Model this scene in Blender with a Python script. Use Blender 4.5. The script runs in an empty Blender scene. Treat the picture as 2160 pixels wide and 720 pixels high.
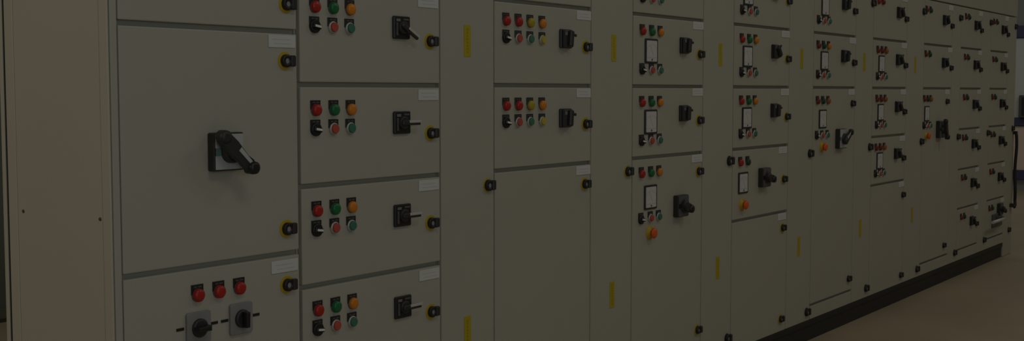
import bpy, bmesh, math, random
from mathutils import Vector, Matrix

scene = bpy.context.scene
COL = scene.collection
random.seed(7)

# ------------------------------------------------------------------ camera
CAM_Z = 1.32
cam_d = bpy.data.cameras.new('camera')
cam = bpy.data.objects.new('camera', cam_d)
COL.objects.link(cam)
cam.location = (0, 0, CAM_Z)
cam.rotation_euler = (math.pi / 2 - 0.06597, 0, -0.94313)
cam_d.sensor_width = 36
cam_d.lens = 36 * 2520.43 / 2160
cam_d.clip_start = 0.05
cam_d.clip_end = 100
scene.camera = cam

# ------------------------------------------------------------------ light
world = bpy.data.worlds.new('world')
scene.world = world
world.use_nodes = True
bg = world.node_tree.nodes['Background']
bg.inputs[0].default_value = (1.0, 0.98, 0.80, 1)
bg.inputs[1].default_value = 0.058


def area_light(name, loc, target, size, size_y, power, color):
    l = bpy.data.lights.new(name, 'AREA')
    l.shape = 'RECTANGLE'
    l.size = size
    l.size_y = size_y
    l.energy = power
    l.color = color
    o = bpy.data.objects.new(name, l)
    COL.objects.link(o)
    o.location = loc
    d = Vector(target) - Vector(loc)
    o.rotation_euler = d.to_track_quat('-Z', 'Y').to_euler()
    return o


# ceiling luminaires over the aisle in front of the line-up
for lx in (1.5, 4.7, 7.9, 11.1):
    area_light('ceiling_luminaire', (lx, 0.1, 3.6), (lx, 0.1, 0), 1.3, 0.6, 7.5, (1.0, 0.93, 0.79))
for ly in (2.2, 5.0):  # unseen lights added to brighten the far wall
    area_light('far_wall_fill', (14.6, ly, 3.6), (14.6, ly, 0), 1.3, 0.6, 6.0, (1.0, 0.97, 0.92))
# cool daylight area light added for near doors, warm one added for end sheet
area_light('daylight_fill', (-0.2, -2.6, 2.0), (2.0, 2.4, 1.2), 2.2, 1.6, 17.5, (0.74, 0.88, 1.0))
area_light('end_sheet_fill', (-2.6, 3.2, 3.3), (1.7, 2.6, 1.6), 1.3, 0.6, 27.0, (1.0, 0.90, 0.74))

# light added behind the row to brighten the floor there
area_light('rear_floor_fill', (3.0, 4.6, 3.6), (3.0, 4.6, 0), 1.3, 0.6, 6.0, (1.0, 0.93, 0.82))

scene.view_settings.view_transform = 'Standard'
scene.view_settings.look = 'None'
scene.view_settings.gamma = 1
scene.view_settings.use_curve_mapping = False
scene.view_settings.exposure = 0.0


# ------------------------------------------------------------------ materials
def mat(name, color, rough=0.5, metal=0.0, spec=0.5, bump=0.0, bscale=300.0, var=0.0, vscale=3.0, coat=0.0):
    m = bpy.data.materials.new(name)
    m.use_nodes = True
    nt = m.node_tree
    b = nt.nodes['Principled BSDF']
    b.inputs['Roughness'].default_value = rough
    b.inputs['Metallic'].default_value = metal
    b.inputs['Specular IOR Level'].default_value = spec
    b.inputs['Coat Weight'].default_value = coat
    tc = nt.nodes.new('ShaderNodeTexCoord')
    if var > 0:
        n = nt.nodes.new('ShaderNodeTexNoise')
        n.inputs['Scale'].default_value = vscale
        n.inputs['Detail'].default_value = 4
        nt.links.new(tc.outputs['Object'], n.inputs['Vector'])
        r = nt.nodes.new('ShaderNodeMapRange')
        r.inputs[1].default_value = 0.3
        r.inputs[2].default_value = 0.7
        r.inputs[3].default_value = 1 - var
        r.inputs[4].default_value = 1 + var
        nt.links.new(n.outputs['Fac'], r.inputs[0])
        mx = nt.nodes.new('ShaderNodeVectorMath')
        mx.operation = 'SCALE'
        mx.inputs[0].default_value = color
        nt.links.new(r.outputs[0], mx.inputs['Scale'])
        nt.links.new(mx.outputs[0], b.inputs['Base Color'])
    else:
        b.inputs['Base Color'].default_value = (*color, 1)
    if bump > 0:
        n2 = nt.nodes.new('ShaderNodeTexNoise')
        n2.inputs['Scale'].default_value = bscale
        nt.links.new(tc.outputs['Object'], n2.inputs['Vector'])
        bp = nt.nodes.new('ShaderNodeBump')
        bp.inputs['Strength'].default_value = bump
        bp.inputs['Distance'].default_value = 0.001
        nt.links.new(n2.outputs['Fac'], bp.inputs['Height'])
        nt.links.new(bp.outputs[0], b.inputs['Normal'])
    return m


PAINT = mat('pebble_grey_paint', (0.46, 0.445, 0.375), 0.42, spec=0.35, bump=0.12, bscale=250, var=0.025, vscale=2.0)
FRAME = mat('frame_paint', (0.40, 0.385, 0.32), 0.5, spec=0.3, var=0.03)
SIDE = mat('side_sheet_paint', (0.46, 0.435, 0.36), 0.45, spec=0.3, bump=0.1, bscale=250, var=0.03, vscale=2.0)
GASKET = mat('black_rubber', (0.012, 0.011, 0.009), 0.7)
BLACK = mat('black_plastic', (0.016, 0.015, 0.014), 0.38)
BLACK2 = mat('black_satin_plastic', (0.030, 0.030, 0.029), 0.45)
BLACK3 = mat('charcoal_plastic', (0.046, 0.045, 0.046), 0.5)
BRKGREY = mat('grey_print', (0.19, 0.19, 0.19), 0.5)
BRIGHT = mat('pale_chrome', (0.62, 0.62, 0.60), 0.4, metal=0.25)  # pale, mostly diffuse colour standing in for chrome's bright reflections
CAMGREY = mat('mid_grey_plastic', (0.27, 0.27, 0.268), 0.5, var=0.05, vscale=30)
GREYPL = mat('dark_grey_plastic', (0.115, 0.115, 0.112), 0.5, var=0.06, vscale=30)
PALE = mat('pale_plate', (0.50, 0.52, 0.51), 0.4)
PALEGREEN = mat('pale_green_print', (0.16, 0.27, 0.25), 0.5)
LABEL = mat('engraved_label', (0.66, 0.67, 0.66), 0.45)
LABELTXT = mat('label_print', (0.56, 0.56, 0.57), 0.5)
LEGTXT = mat('legend_print', (0.085, 0.083, 0.078), 0.5)
DIAL = mat('meter_dial', (0.66, 0.66, 0.65), 0.3)
WHITE = mat('white_dial', (0.86, 0.86, 0.86), 0.25)
DIALTXT = mat('dial_print', (0.48, 0.48, 0.48), 0.5)
CHROME = mat('chrome', (0.75, 0.75, 0.74), 0.25, metal=1.0)
STEEL = mat('dull_steel', (0.52, 0.52, 0.50), 0.4, metal=0.6)
RED = mat('red_lens', (0.44, 0.017, 0.010), 0.35)
GREEN = mat('green_lens', (0.006, 0.16, 0.050), 0.35)
ORANGE = mat('orange_lens', (0.72, 0.235, 0.012), 0.35)
YELLOW = mat('yellow_lens', (0.45, 0.35, 0.010), 0.35)
RED_D = mat('dark_red_lens', (0.22, 0.022, 0.014), 0.35)
GREEN_D = mat('dark_green_lens', (0.014, 0.060, 0.028), 0.35)
ORANGE_D = mat('dark_orange_lens', (0.38, 0.115, 0.016), 0.35)
REDCAP = mat('red_button_cap', (0.52, 0.080, 0.055), 0.4)
GREENCAP = mat('green_button_cap', (0.05, 0.19, 0.13), 0.4)
YELLOWCAP = mat('yellow_button_cap', (0.55, 0.45, 0.05), 0.4)
YDISC = mat('yellow_disc', (0.55, 0.38, 0.012), 0.5)
ESTOP = mat('red_mushroom', (0.85, 0.12, 0.010), 0.35)
STICK = mat('yellow_sticker', (0.50, 0.39, 0.006), 0.5, var=0.08, vscale=40)
STICKTXT = mat('sticker_print', (0.40, 0.31, 0.008), 0.5)
PLINTH = mat('black_plinth_paint', (0.016, 0.016, 0.016), 0.5, var=0.1, vscale=4)
BLUE = mat('blue_rail_paint', (0.06, 0.065, 0.16), 0.5)
WALLM = mat('grey_wall', (0.30, 0.315, 0.31), 0.7, var=0.05, vscale=1.0)
WALLD = mat('dark_wall', (0.15, 0.165, 0.155), 0.7, var=0.06, vscale=1.0)
PANEL_P = mat('pinkish_panel', (0.86, 0.69, 0.60), 0.6, var=0.03)
PANEL_W = mat('white_panel', (0.70, 0.735, 0.73), 0.4, var=0.02)
SKIRT = mat('dark_skirting', (0.06, 0.055, 0.04), 0.6)
FLOOR = mat('screed_floor', (0.43, 0.345, 0.24), 0.45, spec=0.3, var=0.10, vscale=1.3, bump=0.1, bscale=60)
BOXM = mat('dark_box_paint', (0.10, 0.11, 0.115), 0.5)


# ------------------------------------------------------------------ mesh builder
class MB:
    """collects shapes into one mesh; x right, z up, the front looks to -y"""

    def __init__(self):
        self.bm = bmesh.new()
        self.mats = []

    def mi(self, m):
        if m not in self.mats:
            self.mats.append(m)
        return self.mats.index(m)

    def _take(self, fn, m, mtx=None, smooth=False):
        t = bmesh.new()
        fn(t)
        if mtx is not None:
            bmesh.ops.transform(t, matrix=mtx, verts=t.verts)
        i = self.mi(m)
        bmesh.ops.recalc_face_normals(t, faces=t.faces)
        vm = {v: self.bm.verts.new(v.co) for v in t.verts}
        for f in t.faces:
            nf = self.bm.faces.new([vm[v] for v in f.verts])
            nf.material_index = i
            nf.smooth = smooth and len(f.verts) == 4
        t.free()
        return self

    def box(self, x0, x1, y0, y1, z0, z1, m, bev=0.0, seg=1, mtx=None):
        def fn(t):
            bmesh.ops.create_cube(t, size=1)
            for v in t.verts:
                v.co = Vector((x0 + (v.co.x + .5) * (x1 - x0), y0 + (v.co.y + .5) * (y1 - y0), z0 + (v.co.z + .5) * (z1 - z0)))
            if bev > 0:
                bmesh.ops.bevel(t, geom=t.edges[:], offset=bev, segments=seg, affect='EDGES', profile=0.6)
        return self._take(fn, m, mtx)

    def prism(self, pts, y0, y1, m, bev=0.0, mtx=None):
        """outline in x,z pushed from y1 (back) to y0 (front)"""
        def fn(t):
            a = [t.verts.new((p[0], y0, p[1])) for p in pts]
            b = [t.verts.new((p[0], y1, p[1])) for p in pts]
            n = len(pts)
            f0 = t.faces.new(a)
            t.faces.new(b)
            for i in range(n):
                t.faces.new((a[i], a[(i + 1) % n], b[(i + 1) % n], b[i]))
            if bev > 0:
                bmesh.ops.bevel(t, geom=list(f0.edges), offset=bev, segments=1, affect='EDGES')
        return self._take(fn, m, mtx)

    def lathe(self, prof, m, x=0, z=0, n=20, mtx=None):
        """profile of (radius, y) turned about the y axis"""
        def fn(t):
            rings = []
            for r, y in prof:
                if r < 1e-6:
                    rings.append([t.verts.new((x, y, z))])
                else:
                    rings.append([t.verts.new((x + r * math.cos(2 * math.pi * k / n), y, z + r * math.sin(2 * math.pi * k / n))) for k in range(n)])
            for a, b in zip(rings, rings[1:]):
                for k in range(n):
                    k2 = (k + 1) % n
                    if len(a) == 1 and len(b) == 1:
                        continue
                    if len(a) == 1:
                        t.faces.new((a[0], b[k], b[k2]))
                    elif len(b) == 1:
                        t.faces.new((a[k], a[k2], b[0]))
                    else:
                        t.faces.new((a[k], a[k2], b[k2], b[k]))
        return self._take(fn, m, mtx, smooth=True)

    def tube(self, pts, r, m, n=8):
        def fn(t):
            rings = []
            P = [Vector(p) for p in pts]
            for i, p in enumerate(P):
                d = (P[min(i + 1, len(P) - 1)] - P[max(i - 1, 0)]).normalized()
                u = d.cross(Vector((0.31, 0.9, 0.17))).normalized()
                w = d.cross(u)
                rings.append([t.verts.new(p + r * (math.cos(2 * math.pi * k / n) * u + math.sin(2 * math.pi * k / n) * w)) for k in range(n)])
            for a, b in zip(rings, rings[1:]):
                for k in range(n):
                    t.faces.new((a[k], a[(k + 1) % n], b[(k + 1) % n], b[k]))
            t.faces.new(rings[0])
            t.faces.new(rings[-1])
        return self._take(fn, m, None, smooth=True)

    def mesh(self, name):
        me = bpy.data.meshes.new(name)
        self.bm.to_mesh(me)
        self.bm.free()
        for m in self.mats:
            me.materials.append(m)
        return me

    def build(self, name, parent=None, loc=(0, 0, 0)):
        return link(name, self.mesh(name), parent, loc)


def link(name, me, parent=None, loc=(0, 0, 0), rot=None):
    o = bpy.data.objects.new(name, me)
    COL.objects.link(o)
    o.parent = parent
    o.location = loc
    if rot:
        o.rotation_euler = rot
    return o


def tag(o, label=None, cat=None, group=None, kind=None):
    if label:
        o['label'] = label
    if cat:
        o['category'] = cat
    if group:
        o['group'] = group
    if kind:
        o['kind'] = kind
    return o


def rrect(w, h, r, n=4):
    pts = []
    for cx, cz, a0 in ((w / 2 - r, h / 2 - r, 0), (-w / 2 + r, h / 2 - r, 90), (-w / 2 + r, -h / 2 + r, 180), (w / 2 - r, -h / 2 + r, 270)):
        for k in range(n + 1):
            a = math.radians(a0 + 90 * k / n)
            pts.append((cx + r * math.cos(a), cz + r * math.sin(a)))
    return pts


def roty(deg):
    return Matrix.Rotation(math.radians(deg), 4, 'Y')


# ------------------------------------------------------------------ the setting
FRONT = 2.400          # plane of the door fronts
BACKY = 2.832          # rear of the cubicles
WALL_Y = 6.36
WALL_X = 17.0

f = MB()
f.box(-6, WALL_X, -6, WALL_Y, -0.1, 0.0, FLOOR)
tag(f.build('floor'), 'brown screed floor running along the switchgear row', kind='structure')

w = MB()
w.box(-6, WALL_X + 0.2, WALL_Y, WALL_Y + 0.2, -0.1, 3.8, WALLD)
wb = tag(w.build('wall_back'), 'dark grey wall behind the switchgear row', kind='structure')
s = MB()
s.box(-6, WALL_X - 0.03, WALL_Y - 0.02, WALL_Y, 0.02, 0.075, mat('olive_skirting', (0.15, 0.16, 0.11), 0.6))
s.box(-6, WALL_X - 0.03, WALL_Y - 0.025, WALL_Y, 0.0, 0.022, SKIRT)
tag(s.build('baseboard_back'), 'low skirting along the dark back wall', kind='structure')

w = MB()
w.box(WALL_X, WALL_X + 0.2, -6, WALL_Y, -0.1, 3.8, WALLM)
wr = tag(w.build('wall_right'), 'pale wall with blue rails beyond the end of the row', kind='structure')
y_edges = [-2.2, -1.1, 0.0, 1.1, 2.2, 3.3, 4.4, 5.5]
for zb, zt in ((2.04, 2.20), (0.862, 0.965), (0.14, 0.26)):
    r = MB()
    r.box(WALL_X - 0.05, WALL_X, y_edges[0], y_edges[-1], zb, zt, BLUE, 0.006)
    r.build('rail', wr)
for a, b in zip(y_edges, y_edges[1:]):
    r = MB()
    r.box(WALL_X - 0.02, WALL_X, a + 0.004, b - 0.004, 0.266, 0.856, PANEL_P, 0.003)
    r.build('lower_panel', wr)
    r = MB()
    r.box(WALL_X - 0.02, WALL_X, a + 0.004, b - 0.004, 0.971, 2.034, PANEL_W, 0.003)
    r.build('upper_panel', wr)

b = MB()
b.box(-0.09, -0.0, -0.27, 0.27, 0.0, 0.30, BOXM, 0.008)
b.box(-0.098, -0.09, -0.23, 0.23, 0.03, 0.27, BLACK2, 0.003)
tag(b.build('wall_box', None, (WALL_X - 0.0205, 3.635, 0.972)), 'dark grey box fixed to the pale wall above the blue rail', 'box')

# ------------------------------------------------------------------ shared small fittings (origin on the door face)
# legend plate: square top, round bottom; fitting hole at the origin
U = [(-0.0185, 0.027), (0.0185, 0.027), (0.0185, 0.002), (-0.0185, 0.002)]
lp = MB()
lp.prism(U, -0.004, 0, BLACK, 0.001)
lp.box(-0.013, -0.003, -0.0046, -0.003, 0.0190, 0.0232, LEGTXT)
lp.box(0.000, 0.012, -0.0046, -0.003, 0.0190, 0.0232, LEGTXT)
ME_LEGEND = lp.mesh('legend_plate')


def lamp_mesh(m, name):
    b = MB()
    b.lathe([(0.0172, 0.0), (0.0172, -0.004), (0.0155, -0.005)], GREYPL)
    b.lathe([(0.0162, -0.004), (0.0170, -0.008), (0.0162, -0.012), (0.0125, -0.0150), (0.006, -0.0165), (0, -0.017)], m)
    return b.mesh(name)


def button_mesh(m, name):
    b = MB()
    b.lathe([(0.0175, 0.0), (0.0175, -0.006), (0.0155, -0.008), (0.0130, -0.008), (0.0130, -0.005)], STEEL)
    b.lathe([(0.0130, -0.005), (0.0130, -0.0130), (0.0118, -0.0142), (0, -0.0142)], m)
    return b.mesh(name)


LAMP = {k: lamp_mesh(m, 'indicator_lamp') for k, m in (('r', RED), ('g', GREEN), ('o', ORANGE), ('y', YELLOW), ('1', RED_D), ('2', GREEN_D), ('3', ORANGE_D))}
LAMPLBL = {'r': 'red indicator lamp', 'g': 'green indicator lamp', 'o': 'orange indicator lamp', 'y': 'yellow indicator lamp',
           '1': 'dark red indicator lamp', '2': 'dark green indicator lamp', '3': 'dark orange indicator lamp'}
BUTTON = {k: button_mesh(m, 'push_button') for k, m in (('R', REDCAP), ('G', GREENCAP), ('Y', YELLOWCAP))}
BTNLBL = {'R': 'red push button with silver rim', 'G': 'green push button with silver rim', 'Y': 'yellow push button with silver rim'}

b = MB()
b.lathe([(0.0190, 0.0), (0.0190, -0.008), (0.016, -0.010), (0, -0.010)], BLACK)
b.prism([(-0.006, 0.015), (0.006, 0.015), (0.006, -0.015), (-0.006, -0.015)], -0.017, -0.007, BLACK, 0.002, roty(-78))
b.box(-0.0110, 0.0115, -0.0182, -0.0165, -0.0030, 0.0030, WHITE, mtx=roty(8))
ME_SELECTOR = b.mesh('selector_switch')

LOCKIN = mat('lock_insert_grey', (0.30, 0.29, 0.31), 0.45)


def lock_mesh(halo, hm, r):
    b = MB()
    b.lathe([(halo, 0), (halo, -0.0025), (0, -0.0025)], hm, n=24)
    b.lathe([(r, -0.002), (r, -0.011), (r - 0.002, -0.013), (r * 0.45, -0.013), (r * 0.45, -0.010)], BLACK, n=20)
    b.lathe([(r * 0.46, -0.0105), (0, -0.0105)], LOCKIN, n=16)
    b.box(r * 0.62, r * 0.62 + 0.018, -0.017, -0.003, -0.86 * r, 0.86 * r, BLACK2, 0.003, 1)
    return b.mesh('door_lock')


ME_LOCK = lock_mesh(0.0245, YDISC, 0.0175)
ME_LOCKB = lock_mesh(0.0230, BLACK2, 0.0205)
ME_LOCKD = lock_mesh(0.0190, BLACK2, 0.0180)
ME_LOCKC = lock_mesh(0.0235, YDISC, 0.0190)


def label_mesh(wd, ht):
    b = MB()
    b.box(-wd / 2, wd / 2, -0.0025, 0, -ht / 2, ht / 2, LABEL, 0.0008)
    for zz, a, c in ((0.005, -0.36, 0.30), (-0.006, -0.30, 0.36)):
        b.box(a * wd, c * wd, -0.0029, -0.002, zz - 0.0012, zz + 0.0012, LABELTXT)
    return b.mesh('name_plate')


ME_LABEL = label_mesh(0.097, 0.034)


# small breaker handle: square plate, round boss, grip with a flat tab
def breaker_mesh(tilt, chrome):
    b = MB()
    b.box(-0.037, 0.037, -0.010, 0, -0.034, 0.034, BLACK, 0.003)
    m = roty(tilt)
    if chrome:
        b.box(-0.028, -0.010, -0.0115, -0.009, 0.018, 0.026, BRKGREY)
        b.box(-0.028, -0.020, -0.0112, -0.009, -0.024, 0.014, GREYPL)
        b.box(0.004, 0.028, -0.0112, -0.009, 0.022, 0.027, GREYPL)
        b.lathe([(0.020, -0.009), (0.019, -0.018), (0.016, -0.020), (0, -0.020)], BLACK2, n=24)
        b.box(-0.018, 0.020, -0.028, -0.018, -0.007, 0.007, BLACK2, 0.003, mtx=m)
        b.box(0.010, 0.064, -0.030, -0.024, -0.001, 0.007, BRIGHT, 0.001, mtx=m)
        b.box(0.008, 0.062, -0.028, -0.020, -0.008, -0.001, BLACK2, 0.001, mtx=m)
    else:
        b.box(-0.032, 0.028, -0.022, -0.009, -0.031, 0.031, BLACK3, 0.005, 2)
        b.box(-0.028, -0.014, -0.0232, -0.020, 0.012, 0.024, BRKGREY)
        b.box(-0.011, 0.012, -0.036, -0.020, -0.029, 0.029, BLACK2, 0.004, mtx=m)
        b.box(0.004, 0.030, -0.034, -0.027, 0.010, 0.020, BLACK2, 0.002, mtx=m)
    return b.mesh('breaker_handle')


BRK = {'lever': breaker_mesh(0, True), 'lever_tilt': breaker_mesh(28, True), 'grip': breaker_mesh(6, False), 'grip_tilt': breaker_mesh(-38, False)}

# panel ammeter
b = MB()
b.prism(rrect(0.102, 0.100, 0.006), -0.005, 0, BLACK2, 0.001)
b.prism(rrect(0.084, 0.084, 0.004), -0.0058, -0.004, DIAL)
b.box(-0.040, 0.040, -0.0063, -0.004, -0.0280, -0.0262, DIALTXT)
for k in range(9):
    a = math.radians(-40 + 10 * k)
    x, z = 0.060 * math.sin(a), -0.034 + 0.060 * math.cos(a)
    b.box(x - 0.0011, x + 0.0011, -0.0062, -0.004, z - 0.004, z + 0.004, DIALTXT)
b.box(-0.0008, 0.0008, -0.0063, -0.004, -0.024, 0.030, DIALTXT, mtx=roty(-34))
b.lathe([(0.004, -0.005), (0.004, -0.008), (0, -0.008)], GREYPL, 0, -0.035, 12)
ME_METER = b.mesh('ammeter')

# emergency mushroom button
b = MB()
b.lathe([(0.029, 0), (0.029, -0.003), (0.016, -0.004), (0.014, -0.012)], YDISC, n=28)
b.lathe([(0.012, -0.006), (0.013, -0.014), (0.021, -0.018), (0.022, -0.023), (0.018, -0.028), (0.008, -0.031), (0, -0.0315)], ESTOP, n=24)
ME_ESTOP = b.mesh('emergency_button')


# large rotary isolator with a lever handle; the lever angle is measured from +x downwards
def isolator_mesh(angle, sz, lever, pale, k=1.0):
    b = MB()
    h = sz / 2
    b.box(-h, h, -0.026, 0, -h, h, BLACK2, 0.003)
    b.box(-h + 0.004, h - 0.004, -0.0285, -0.025, -h + 0.004, h - 0.004, PALE if pale else GREYPL, 0.001)
    b.box(-h + 0.004, -0.005, -0.0292, -0.025, -0.010, 0.010, PALEGREEN if pale else BLACK2)
    b.lathe([(0.029, -0.020), (0.029, -0.026 - 0.019 * k), (0.025, -0.026 - 0.024 * k), (0, -0.026 - 0.024 * k)], BLACK2, n=28)
    m = roty(angle)
    up, dn = lever
    # arm with round ends, waisted between
    pts = []
    for q in range(9):
        a = math.radians(90 + 180 * q / 8)
        pts.append((-up + 0.0175 * math.cos(a), 0.0175 * math.sin(a)))
    pts += [(-up * 0.35, -0.020), (0.0, -0.022), (dn * 0.45, -0.013), (dn * 0.8, -0.0125)]
    for q in range(9):
        a = math.radians(-90 + 180 * q / 8)
        pts.append((dn + 0.0165 * math.cos(a), 0.0165 * math.sin(a)))
    pts += [(dn * 0.8, 0.0125), (dn * 0.45, 0.013), (0.0, 0.018), (-up * 0.35, 0.0175)]
    b.prism(pts, -0.026 - 0.044 * k, -0.026 - 0.020 * k, BLACK2, 0.004, m)
    if pale:
        b.prism([(-0.004, 0.001), (dn * 0.78, 0.001), (dn * 0.78, 0.010), (-0.004, 0.013)], -0.0272 - 0.044 * k, -0.022 - 0.044 * k, PALE, 0.0, m)
    b.lathe([(0.0170, -0.026 - 0.040 * k), (0.0160, -0.026 - 0.047 * k), (0.008, -0.026 - 0.050 * k), (0, -0.026 - 0.050 * k)], BLACK2, -up, 0, 20, m)
    b.lathe([(0.0175, -0.026 - 0.04 * k), (0.0160, -0.026 - 0.052 * k), (0.010, -0.026 - 0.056 * k), (0, -0.026 - 0.057 * k)], BLACK, dn, 0, 20, m)
    return b.mesh('isolator_handle')


ISO_BIG = isolator_mesh(43, 0.098, (0.058, 0.062), True, 0.9)
ISO_A = isolator_mesh(24, 0.092, (0.020, 0.034), False, 0.55)
ISO_B = isolator_mesh(16, 0.092, (0.020, 0.034), False, 0.55)
ISO_C = isolator_mesh(-32, 0.108, (0.026, 0.066), True, 0.6)
ISO_D = isolator_mesh(72, 0.115, (0.056, 0.054), False, 0.8)

# cam switch with a grey square plate
b = MB()
b.prism(rrect(0.076, 0.082, 0.007), -0.008, 0, CAMGREY, 0.0015)
b.lathe([(0.024, -0.007), (0.024, -0.013), (0.019, -0.016), (0, -0.016)], BLACK2, n=24)
b.prism([(-0.007, 0.019), (0.007, 0.019), (0.0055, -0.022), (-0.0055, -0.022)], -0.036, -0.014, BLACK, 0.003)
ME_CAM = b.mesh('cam_switch')
b = MB()
b.prism(rrect(0.076, 0.082, 0.007), -0.008, 0, CAMGREY, 0.0015)
b.lathe([(0.024, -0.007), (0.024, -0.013), (0.019, -0.016), (0, -0.016)], BLACK2, n=24)
b.prism([(-0.007, 0.019), (0.007, 0.019), (0.0055, -0.022), (-0.0055, -0.022)], -0.036, -0.014, BLACK, 0.003, roty(90))
ME_CAM2 = b.mesh('cam_switch')
b = MB()
b.box(-0.0115, 0.0115, -0.002, 0, -0.0035, 0.0035, BLACK)
ME_DASH = b.mesh('mimic_line')

# warning sticker: upright yellow strip with darker print
b = MB()
b.box(-0.017, 0.017, -0.0015, 0, -0.051, 0.051, STICK)
for k in range(8):
    b.box(-0.005, 0.004, -0.0019, -0.001, -0.040 + 0.0105 * k, -0.0335 + 0.0105 * k, STICKTXT)
ME_STICK = b.mesh('warning_sticker')

DOOR_T = 0.018
GAP = 0.0140


class Cubicle:
    """one upright section: carcass frame, doors with their fittings, busbar cover"""

    def __init__(self, name, x0, x1, label, cat, group=None, z0=0.1135, first=False):
        self.x0, self.x1, self.z0 = x0, x1, z0
        self.root = bpy.data.objects.new(name, None)
        COL.objects.link(self.root)
        self.root.empty_display_size = 0.1
        self.root.location = (x0, FRONT, z0)
        tag(self.root, label, cat, group)
        b = MB()
        wd = x1 - x0
        b.box(0.0006, wd - 0.0006, DOOR_T, BACKY - FRONT, 0, 2.23 - z0, FRAME, 0.002)
        b.build('frame', self.root)
        # top busbar chamber cover
        b = MB()
        b.box(0.0015, wd - 0.0015, -0.004, DOOR_T, 1.9215 - z0, 2.228 - z0, PAINT, 0.003)
        b.build('busbar_cover', self.root)

    def door(self, x0, x1, zb, zt, name='compartment_door'):
        b = MB()
        wd, ht = x1 - x0, zt - zb
        b.box(0, wd, 0, DOOR_T, 0, ht, PAINT, 0.003, 2)
        o = b.build(name, self.root, (x0 - self.x0, 0, zb - self.z0))
        o['x0'], o['z0'] = x0, zb
        return o


def put(door, name, me, x, z, rot=None, label=None):
    o = link(name, me, door, (x - door['x0'], 0, z - door['z0']), rot)
    if label:
        o['label'] = label
    return o


def lamp_row(door, codes, xs, z):
    z -= 0.004
    for c, x in zip(codes, xs):
        x -= 0.007
        put(door, 'legend_plate', ME_LEGEND, x, z)
        if c in LAMP:
            put(door, 'indicator_lamp', LAMP[c], x, z, label=LAMPLBL[c])
        elif c in BUTTON:
            put(door, 'push_button', BUTTON[c], x, z, label=BTNLBL[c])
        else:
            put(door, 'selector_switch', ME_SELECTOR, x, z, label='black selector switch with white pointer')


def lock(door, x, z, big=False):
    put(door, 'door_lock', ME_LOCKB if big else (ME_LOCKD if x > 5.9 else ME_LOCK), x, z)


def name_plate(door, xr, zt):
    put(door, 'name_plate', ME_LABEL, xr - 0.0505, zt - 0.0235)


Z = [1.9145, 1.628, 1.3415, 1.0535, 0.7675, 0.4865, 0.1905]   # compartment lines

# ------------------------------------------------------------------ cubicle with the incomer (end of the row)
XE = 1.712
c = Cubicle('switchgear_cubicle', XE, 2.3118, 'grey switchgear cubicle with one tall door carrying a big black lever handle', 'cubicle', 'switchgear cubicles')
xl, xr = 1.736, 2.3065
c.door(XE + 0.001, xl - 0.003, 0.1155, 1.913, 'corner_post')
z1, z2 = 1.4825, 0.879
dA = c.door(xl, xr, z1 + GAP / 2, Z[0])
lock(dA, 2.268, 1.556)
dB = c.door(xl, xr, z2 + GAP / 2, z1 - GAP / 2)
name_plate(dB, xr - 0.004, z1 - 0.004)
lock(dB, 2.262, 1.403)
lock(dB, 2.260, 0.947)
put(dB, 'isolator_handle', ISO_BIG, 2.043, 1.167, label='big black lever handle on a pale square plate')
dC = c.door(xl, xr, 0.30, z2 - GAP / 2)
name_plate(dC, xr - 0.004, z2 - 0.010)
lock(dC, 2.259, 0.793)
lamp_row(dC, 'rrr', (1.960, 2.028, 2.096), 0.811)
put(dC, 'cam_switch', ME_CAM2, 1.953, 0.7240)
put(dC, 'cam_switch', ME_CAM, 2.0925, 0.7265)
for x in (1.8985, 2.006, 2.040, 2.147):
    put(dC, 'mimic_line', ME_DASH, x, 0.7275)
c.door(xl, xr, 0.1155, 0.30 - GAP)

# end cladding of the row: post flange, sheet, screws, gasket and rear cover (the end faces -x)
b = MB()
b.box(-0.006, 0, 0.001, 0.033, 0.0, 2.11, SIDE, 0.002)
b.build('end_flange', c.root)
b = MB()
b.box(-0.005, 0, 0.0342, 0.388, 0.0, 2.11, SIDE, 0.002)
sh = b.build('end_sheet', c.root, (0, 0, 0))
ME_SCREW = MB().lathe([(0.0042, -0.0), (0.0042, -0.002), (0.002, -0.003), (0, -0.003)], SKIRT, n=10).mesh('screw')
for yy in (0.043, 0.362):
    for zz in (0.15, 0.905, 1.95):
        link('screw', ME_SCREW, sh, (-0.005, yy, zz), (0, 0, -math.pi / 2))
b = MB()
b.box(-0.006, 0, 0.3888, 0.427, 0.0, 2.11, SIDE, 0.002)
b.build('rear_flange', c.root)
b = MB()
b.box(-0.002, 0.55, 0.4275, 0.4375, 0.0, 2.11, GASKET)
b.build('rear_gasket', c.root)
b = MB()
b.box(-0.006, 0.59, 0.438, 0.453, 0.0, 2.11, SIDE, 0.002)
b.build('rear_cover', c.root)

# ------------------------------------------------------------------ second cubicle: four equal starter doors
c = Cubicle('switchgear_cubicle', 2.3130, 2.9220, 'grey switchgear cubicle stacked with equal starter doors with silver breaker levers', 'cubicle', 'switchgear cubicles')
xl, xr = 2.3185, 2.9190
zz = [1.9145, 1.6255, 1.3395, 1.0575, 0.7760, 0.4960, 0.1905]
for k in range(6):
    d = c.door(xl, xr, zz[k + 1] + GAP / 2, zz[k] - (GAP / 2 if k else 0))
    if k == 0 or k == 5:
        continue
    zt = zz[k]
    name_plate(d, xr - 0.005, zt - 0.006)
    lamp_row(d, 'rgo', (2.381, 2.452, 2.521), zt - 0.0665)
    lamp_row(d, 'sRG', (2.380, 2.451, 2.519), zt - 0.1205)
    put(d, 'breaker_handle', BRK['lever_tilt' if k == 1 else 'lever'], 2.733, zt - 0.113)
    lock(d, 2.871, zt - 0.149)

GRP_CH = 'cable chambers between the cubicles'


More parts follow.
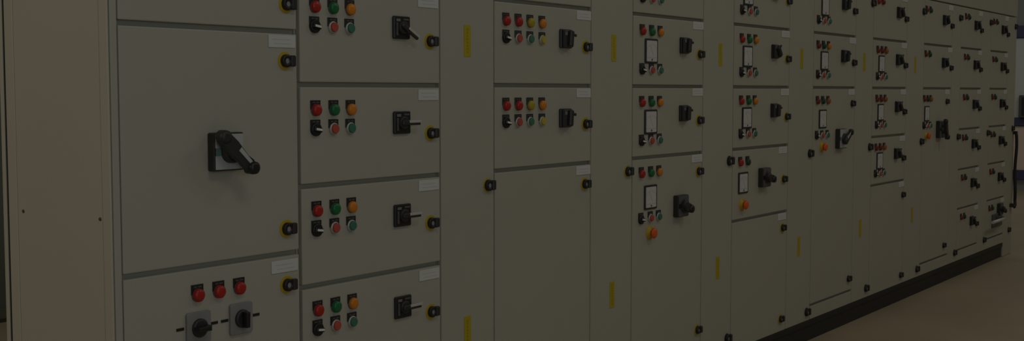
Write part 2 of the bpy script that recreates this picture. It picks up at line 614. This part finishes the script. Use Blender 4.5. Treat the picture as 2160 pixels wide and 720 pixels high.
def chamber(x0, x1, label, locks=(), stickers=(), z0=0.1135, end=False):
    c = Cubicle('cable_chamber', x0, x1, label, 'cable chamber', GRP_CH, z0)
    d = c.door(x0 + 0.002, x1 - 0.002, z0 + 0.002, 1.9145, 'chamber_door')
    for x, z in locks:
        lock(d, x, z, True)
    for x, z in stickers:
        put(d, 'warning_sticker', ME_STICK, x, z, label='upright yellow warning sticker')
    return c, d


ch1, d = chamber(2.9232, 3.2055, 'narrow blank cable chamber beside the doors with silver breaker levers',
                 [], [(3.061, 1.484), (3.058, 0.532)])
put(d, 'door_lock', ME_LOCKC, 3.168, 1.008)

# ------------------------------------------------------------------ third: eight-lamp doors over a tall blank door
c = Cubicle('switchgear_cubicle', 3.2067, 3.8125, 'grey switchgear cubicle with four-lamp rows above a tall blank door', 'cubicle', 'switchgear cubicles')
xl, xr = 3.2095, 3.8100
for k in range(4):
    zb = Z[k + 1] + GAP / 2 if k < 3 else 0.1155
    d = c.door(xl, xr, zb, Z[k] - (GAP / 2 if k else 0))
    if k == 0:
        continue
    name_plate(d, xr, Z[k] - 0.003)
    if k < 3:
        lamp_row(d, 'rryo', (3.277, 3.348, 3.418, 3.491), Z[k] - 0.065)
        lamp_row(d, 'sRGY', (3.277, 3.348, 3.418, 3.492), Z[k] - 0.122)
        put(d, 'breaker_handle', BRK['grip'], 3.632, Z[k] - 0.117)
        lock(d, 3.772, Z[k] - 0.142)
    else:
        lock(d, 3.768, 0.975)
        lock(d, 3.768, 0.19)

ch2, d = chamber(3.8137, 4.1215, 'narrow blank cable chamber after the tall blank door', [], [(3.976, 1.488), (3.972, 0.528)])
put(d, 'door_lock', ME_LOCKC, 4.083, 1.005)


def feeder(d, xl, xr, zt, lamps='rgo', row2='sRG', meter=True, brk='grip', dx=(0.073, 0.149, 0.219), bx=0.428, lx=0.037):
    """one starter door: lamps, ammeter, buttons, breaker, lock and name plate"""
    name_plate(d, xr, zt)
    lamp_row(d, lamps, [xl + v for v in dx], zt - 0.062)
    if meter:
        put(d, 'ammeter', ME_METER, xl + 0.140, zt - 0.144)
        lamp_row(d, row2, [xl + v for v in dx], zt - 0.217)
    if brk:
        put(d, 'breaker_handle', BRK[brk], xl + bx - 0.008, zt - 0.113)
        lock(d, xr - lx, zt - 0.146)


# ------------------------------------------------------------------ fourth
c = Cubicle('switchgear_cubicle', 4.1227, 4.7300, 'grey switchgear cubicle with ammeter doors above a tall door with a yellow-backed stop button', 'cubicle', 'switchgear cubicles')
xl, xr = 4.1255, 4.7275
for k in range(4):
    zb = Z[k + 1] + GAP / 2 if k < 3 else Z[6] + GAP / 2
    d = c.door(xl, xr, zb, Z[k] - (GAP / 2 if k else 0))
    if k < 3:
        feeder(d, xl, xr, Z[k])
    else:
        name_plate(d, xr, Z[k])
        lamp_row(d, 'rgo', (4.199, 4.275, 4.343), 0.993)
        put(d, 'ammeter', ME_METER, 4.268, 0.890)
        lamp_row(d, 'sRG', (4.198, 4.275, 4.343), 0.808)
        put(d, 'emergency_button', ME_ESTOP, 4.266, 0.743, label='red mushroom stop button on a yellow disc')
        put(d, 'isolator_handle', ISO_A, 4.512, 0.836)
        lock(d, 4.692, 0.973)
        lock(d, 4.694, 0.272)
c.door(xl, xr, 0.1155, Z[6] - GAP / 2, 'base_strip')

chamber(4.7312, 5.0335, 'narrow blank cable chamber after the cubicle whose tall door has the stop button',
        [(4.997, 1.004), (4.994, 0.183)], [(4.897, 1.485), (4.893, 0.523)])

# ------------------------------------------------------------------ fifth
c = Cubicle('switchgear_cubicle', 5.0347, 5.6700, 'grey switchgear cubicle with a stop button door of two lamps above a tall plain door', 'cubicle', 'switchgear cubicles')
xl, xr = 5.0375, 5.6675
ZF = 0.7200
for k in range(5):
    zb = (Z[1], Z[2], Z[3], ZF)[k] + GAP / 2 if k < 4 else 0.1155
    zt = (Z[0], Z[1], Z[2], Z[3], ZF)[k]
    d = c.door(xl, xr, zb, zt - (GAP / 2 if k else 0))
    if k < 3:
        feeder(d, xl, xr, zt, dx=(0.082, 0.161, 0.231), bx=0.455, lx=0.030, brk='grip_tilt' if k == 1 else 'grip')
    elif k == 3:
        name_plate(d, xr - 0.016, zt)
        lamp_row(d, 'r2', (5.119, 5.197), 0.994)
        put(d, 'ammeter', ME_METER, 5.146, 0.894)
        put(d, 'emergency_button', ME_ESTOP, 5.138, 0.792, label='red mushroom stop button on a yellow disc')
        put(d, 'isolator_handle', ISO_B, 5.362, 0.908)
        lock(d, 5.612, 0.884)
    else:
        name_plate(d, xr - 0.014, zt)
        lock(d, 5.608, 0.640)
        lock(d, 5.600, 0.179)

chamber(5.6712, 5.9865, 'narrow blank cable chamber beside the door with two lamps and a stop button',
        [(5.950, 0.998), (5.941, 0.163)], [(5.827, 1.489), (5.825, 0.523)])

# ------------------------------------------------------------------ sixth
c = Cubicle('switchgear_cubicle', 5.9877, 6.6015, 'grey switchgear cubicle whose tall lower door has a pale-plated lever switch pointing up', 'cubicle', 'switchgear cubicles')
xl, xr = 5.9905, 6.5990
for k in range(3):
    zb = Z[k + 1] + GAP / 2 if k < 2 else Z[6] + GAP / 2
    d = c.door(xl, xr, zb, Z[k] - (GAP / 2 if k else 0))
    if k < 2:
        feeder(d, xl, xr, Z[k], lamps='12o', dx=(0.056, 0.129, 0.202), bx=0.430, brk='grip')
    else:
        name_plate(d, xr - 0.004, Z[k])
        lamp_row(d, '123', (6.049, 6.122, 6.196), 1.274)
        put(d, 'ammeter', ME_METER, 6.120, 1.175)
        lamp_row(d, 'sRG', (6.045, 6.119, 6.194), 1.091)
        put(d, 'emergency_button', ME_ESTOP, 6.116, 1.026, label='red mushroom stop button on a yellow disc')
        put(d, 'isolator_handle', ISO_C, 6.366, 1.063, label='black lever switch on a pale plate')
        lock(d, 6.553, 1.254)
        lock(d, 6.544, 0.263)
c.door(xl, xr, 0.1155, Z[6] - GAP / 2, 'base_strip')

chamber(6.6027, 6.8865, 'narrow blank cable chamber beside the pale-plated lever switch',
        [(6.834, 0.170), (6.852, 0.998), (6.858, 1.832)], [(6.742, 1.489), (6.725, 0.532)])

# ------------------------------------------------------------------ seventh
c = Cubicle('switchgear_cubicle', 6.8877, 7.4945, 'grey switchgear cubicle with equal ammeter doors above a half-height plain door', 'cubicle', 'switchgear cubicles')
xl, xr = 6.8905, 7.4920
for k in range(5):
    zb = Z[k + 1] + GAP / 2 if k < 4 else 0.1155
    d = c.door(xl, xr, zb, Z[k] - (GAP / 2 if k else 0))
    if k < 4:
        feeder(d, xl, xr, Z[k], lamps='113' if k else 'r1', dx=(0.076, 0.149, 0.220), bx=0.445, lx=0.036, meter=k > 0, brk='grip_tilt')
    else:
        name_plate(d, xr, Z[k])
        lock(d, 7.466, 0.676)
        lock(d, 7.456, 0.170)

chamber(7.4957, 7.8465, 'narrow blank cable chamber after the half-height plain door',
        [(7.815, 0.997), (7.785, 0.168), (7.815, 1.835)], [(7.668, 1.489), (7.668, 0.53)])

# ------------------------------------------------------------------ eighth
c = Cubicle('switchgear_cubicle', 7.8477, 8.4700, 'grey switchgear cubicle whose tall lower door has a dark lever switch pointing down', 'cubicle', 'switchgear cubicles')
xl, xr = 7.8505, 8.4675
for k in range(3):
    zb = Z[k + 1] + GAP / 2 if k < 2 else Z[6] + GAP / 2
    d = c.door(xl, xr, zb, Z[k] - (GAP / 2 if k else 0))
    if k < 2:
        feeder(d, xl, xr, Z[k], lamps='12', dx=(0.030, 0.112), bx=0.430, meter=False, brk='grip_tilt', lx=0.034)
    else:
        name_plate(d, xr - 0.045, Z[k])
        lamp_row(d, '123', (7.874, 7.944, 8.008), 1.275)
        put(d, 'ammeter', ME_METER, 7.926, 1.176)
        lamp_row(d, 'sRG', (7.874, 7.944, 8.010), 1.100)
        put(d, 'emergency_button', ME_ESTOP, 7.920, 1.030, label='red mushroom stop button on a yellow disc')
        put(d, 'isolator_handle', ISO_D, 8.195, 1.067)
        lock(d, 8.360, 1.253)
        lock(d, 8.365, 0.263)
c.door(xl, xr, 0.1155, Z[6] - GAP / 2, 'base_strip')

chamber(8.4712, 8.6825, 'narrow blank cable chamber after the dark lever switch pointing down',
        [(8.648, 1.003), (8.632, 0.182), (8.638, 1.835)])

# ------------------------------------------------------------------ ninth
c = Cubicle('switchgear_cubicle', 8.6837, 9.2250, 'grey switchgear cubicle stacked with six small two-lamp doors', 'cubicle', 'switchgear cubicles')
xl, xr = 8.6865, 9.2225
for k in range(6):
    d = c.door(xl, xr, Z[k + 1] + GAP / 2, Z[k] - (GAP / 2 if k else 0))
    feeder(d, xl, xr, Z[k], lamps='12', dx=(0.100, 0.178), bx=0.370, meter=False, brk='grip_tilt', lx=0.042)
c.door(xl, xr, 0.1155, Z[6] - GAP / 2, 'base_strip')

chamber(9.2262, 9.4725, 'narrow blank cable chamber after the stack of six small two-lamp doors',
        [(9.438, 1.008), (9.408, 0.195), (9.445, 1.840)])

# ------------------------------------------------------------------ tenth
c = Cubicle('switchgear_cubicle', 9.4737, 9.9850, 'grey switchgear cubicle with a chrome lever bar on its lowest door', 'cubicle', 'switchgear cubicles')
xl, xr = 9.4765, 9.9825
for k in range(6):
    d = c.door(xl, xr, Z[k + 1] + GAP / 2, Z[k] - (GAP / 2 if k else 0))
    if k < 5:
        feeder(d, xl, xr, Z[k], lamps='12', dx=(0.075, 0.158), bx=0.345, meter=False, brk='grip_tilt', lx=0.030)
    else:
        name_plate(d, xr, Z[k])
        lamp_row(d, '12', (9.552, 9.634), Z[k] - 0.062)
        put(d, 'isolator_handle', ISO_A, 9.825, 0.398)
        b = MB()
        b.box(-0.02, 0.26, -0.012, 0, -0.065, 0.040, GREYPL, 0.003)  # grey plate put in place of the dark sheen around the bar
        b.box(0.07, 0.12, -0.062, -0.010, -0.014, 0.020, GREYPL, 0.004)
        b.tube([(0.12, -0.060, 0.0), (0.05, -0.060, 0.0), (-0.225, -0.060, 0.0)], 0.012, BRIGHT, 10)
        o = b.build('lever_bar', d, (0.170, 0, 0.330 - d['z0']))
        o['label'] = 'chrome lever bar on a grey plate added for a dark sheen'
c.door(xl, xr, 0.1155, Z[6] - GAP / 2, 'base_strip')

cE, d = chamber(9.9862, 10.2550, 'blank cable chamber closing the far end, beside the chrome lever bar',
                [(10.205, 1.842), (10.190, 1.024), (10.155, 0.203)], z0=0.0)

# ------------------------------------------------------------------ plinth, cable
b = MB()
b.box(XE + 0.004, 9.9850, 0.010, 0.05, 0.0, 0.1125, PLINTH, 0.002)
b.box(XE + 0.004, 9.9850, 0.38, 0.42, 0.0, 0.1125, PLINTH, 0.002)
b.box(XE + 0.004, 9.9850, 0.000, 0.010, 0.085, 0.1125, PLINTH, 0.001)
b.box(XE + 0.004, XE + 0.05, 0.049, 0.381, 0.0, 0.1125, PLINTH, 0.002)
tag(b.build('plinth', None, (0, FRONT, 0)), 'long black steel plinth carrying the switchgear row on the floor', 'plinth')

b = MB()
pts = []
for k in range(25):
    t = k / 24
    zz_ = 0.985 - t * 0.555
    pts.append((10.240 + 0.004 * math.sin(t * 5) + 0.02 * max(0, t - 0.85) * 3, FRONT - 0.022 - 0.004 * math.sin(t * 9), zz_))
pts += [(10.234, FRONT - 0.030, 0.40), (10.205, FRONT - 0.030, 0.385), (10.19, FRONT - 0.022, 0.40)]
b.tube(pts, 0.012, BLACK, 8)
b.box(10.215, 10.255, FRONT - 0.030, FRONT - 0.001, 0.975, 1.000, BLACK, 0.003)
b.box(10.17, 10.21, FRONT - 0.03, FRONT - 0.001, 0.385, 0.415, BLACK2, 0.003)
tag(b.build('hanging_cable'), 'black cable hanging down the edge of the far end chamber', 'cable')

# drop the helper numbers kept on the doors while building
for o in bpy.data.objects:
    for key in ('x0', 'z0'):
        if key in o:
            del o[key]
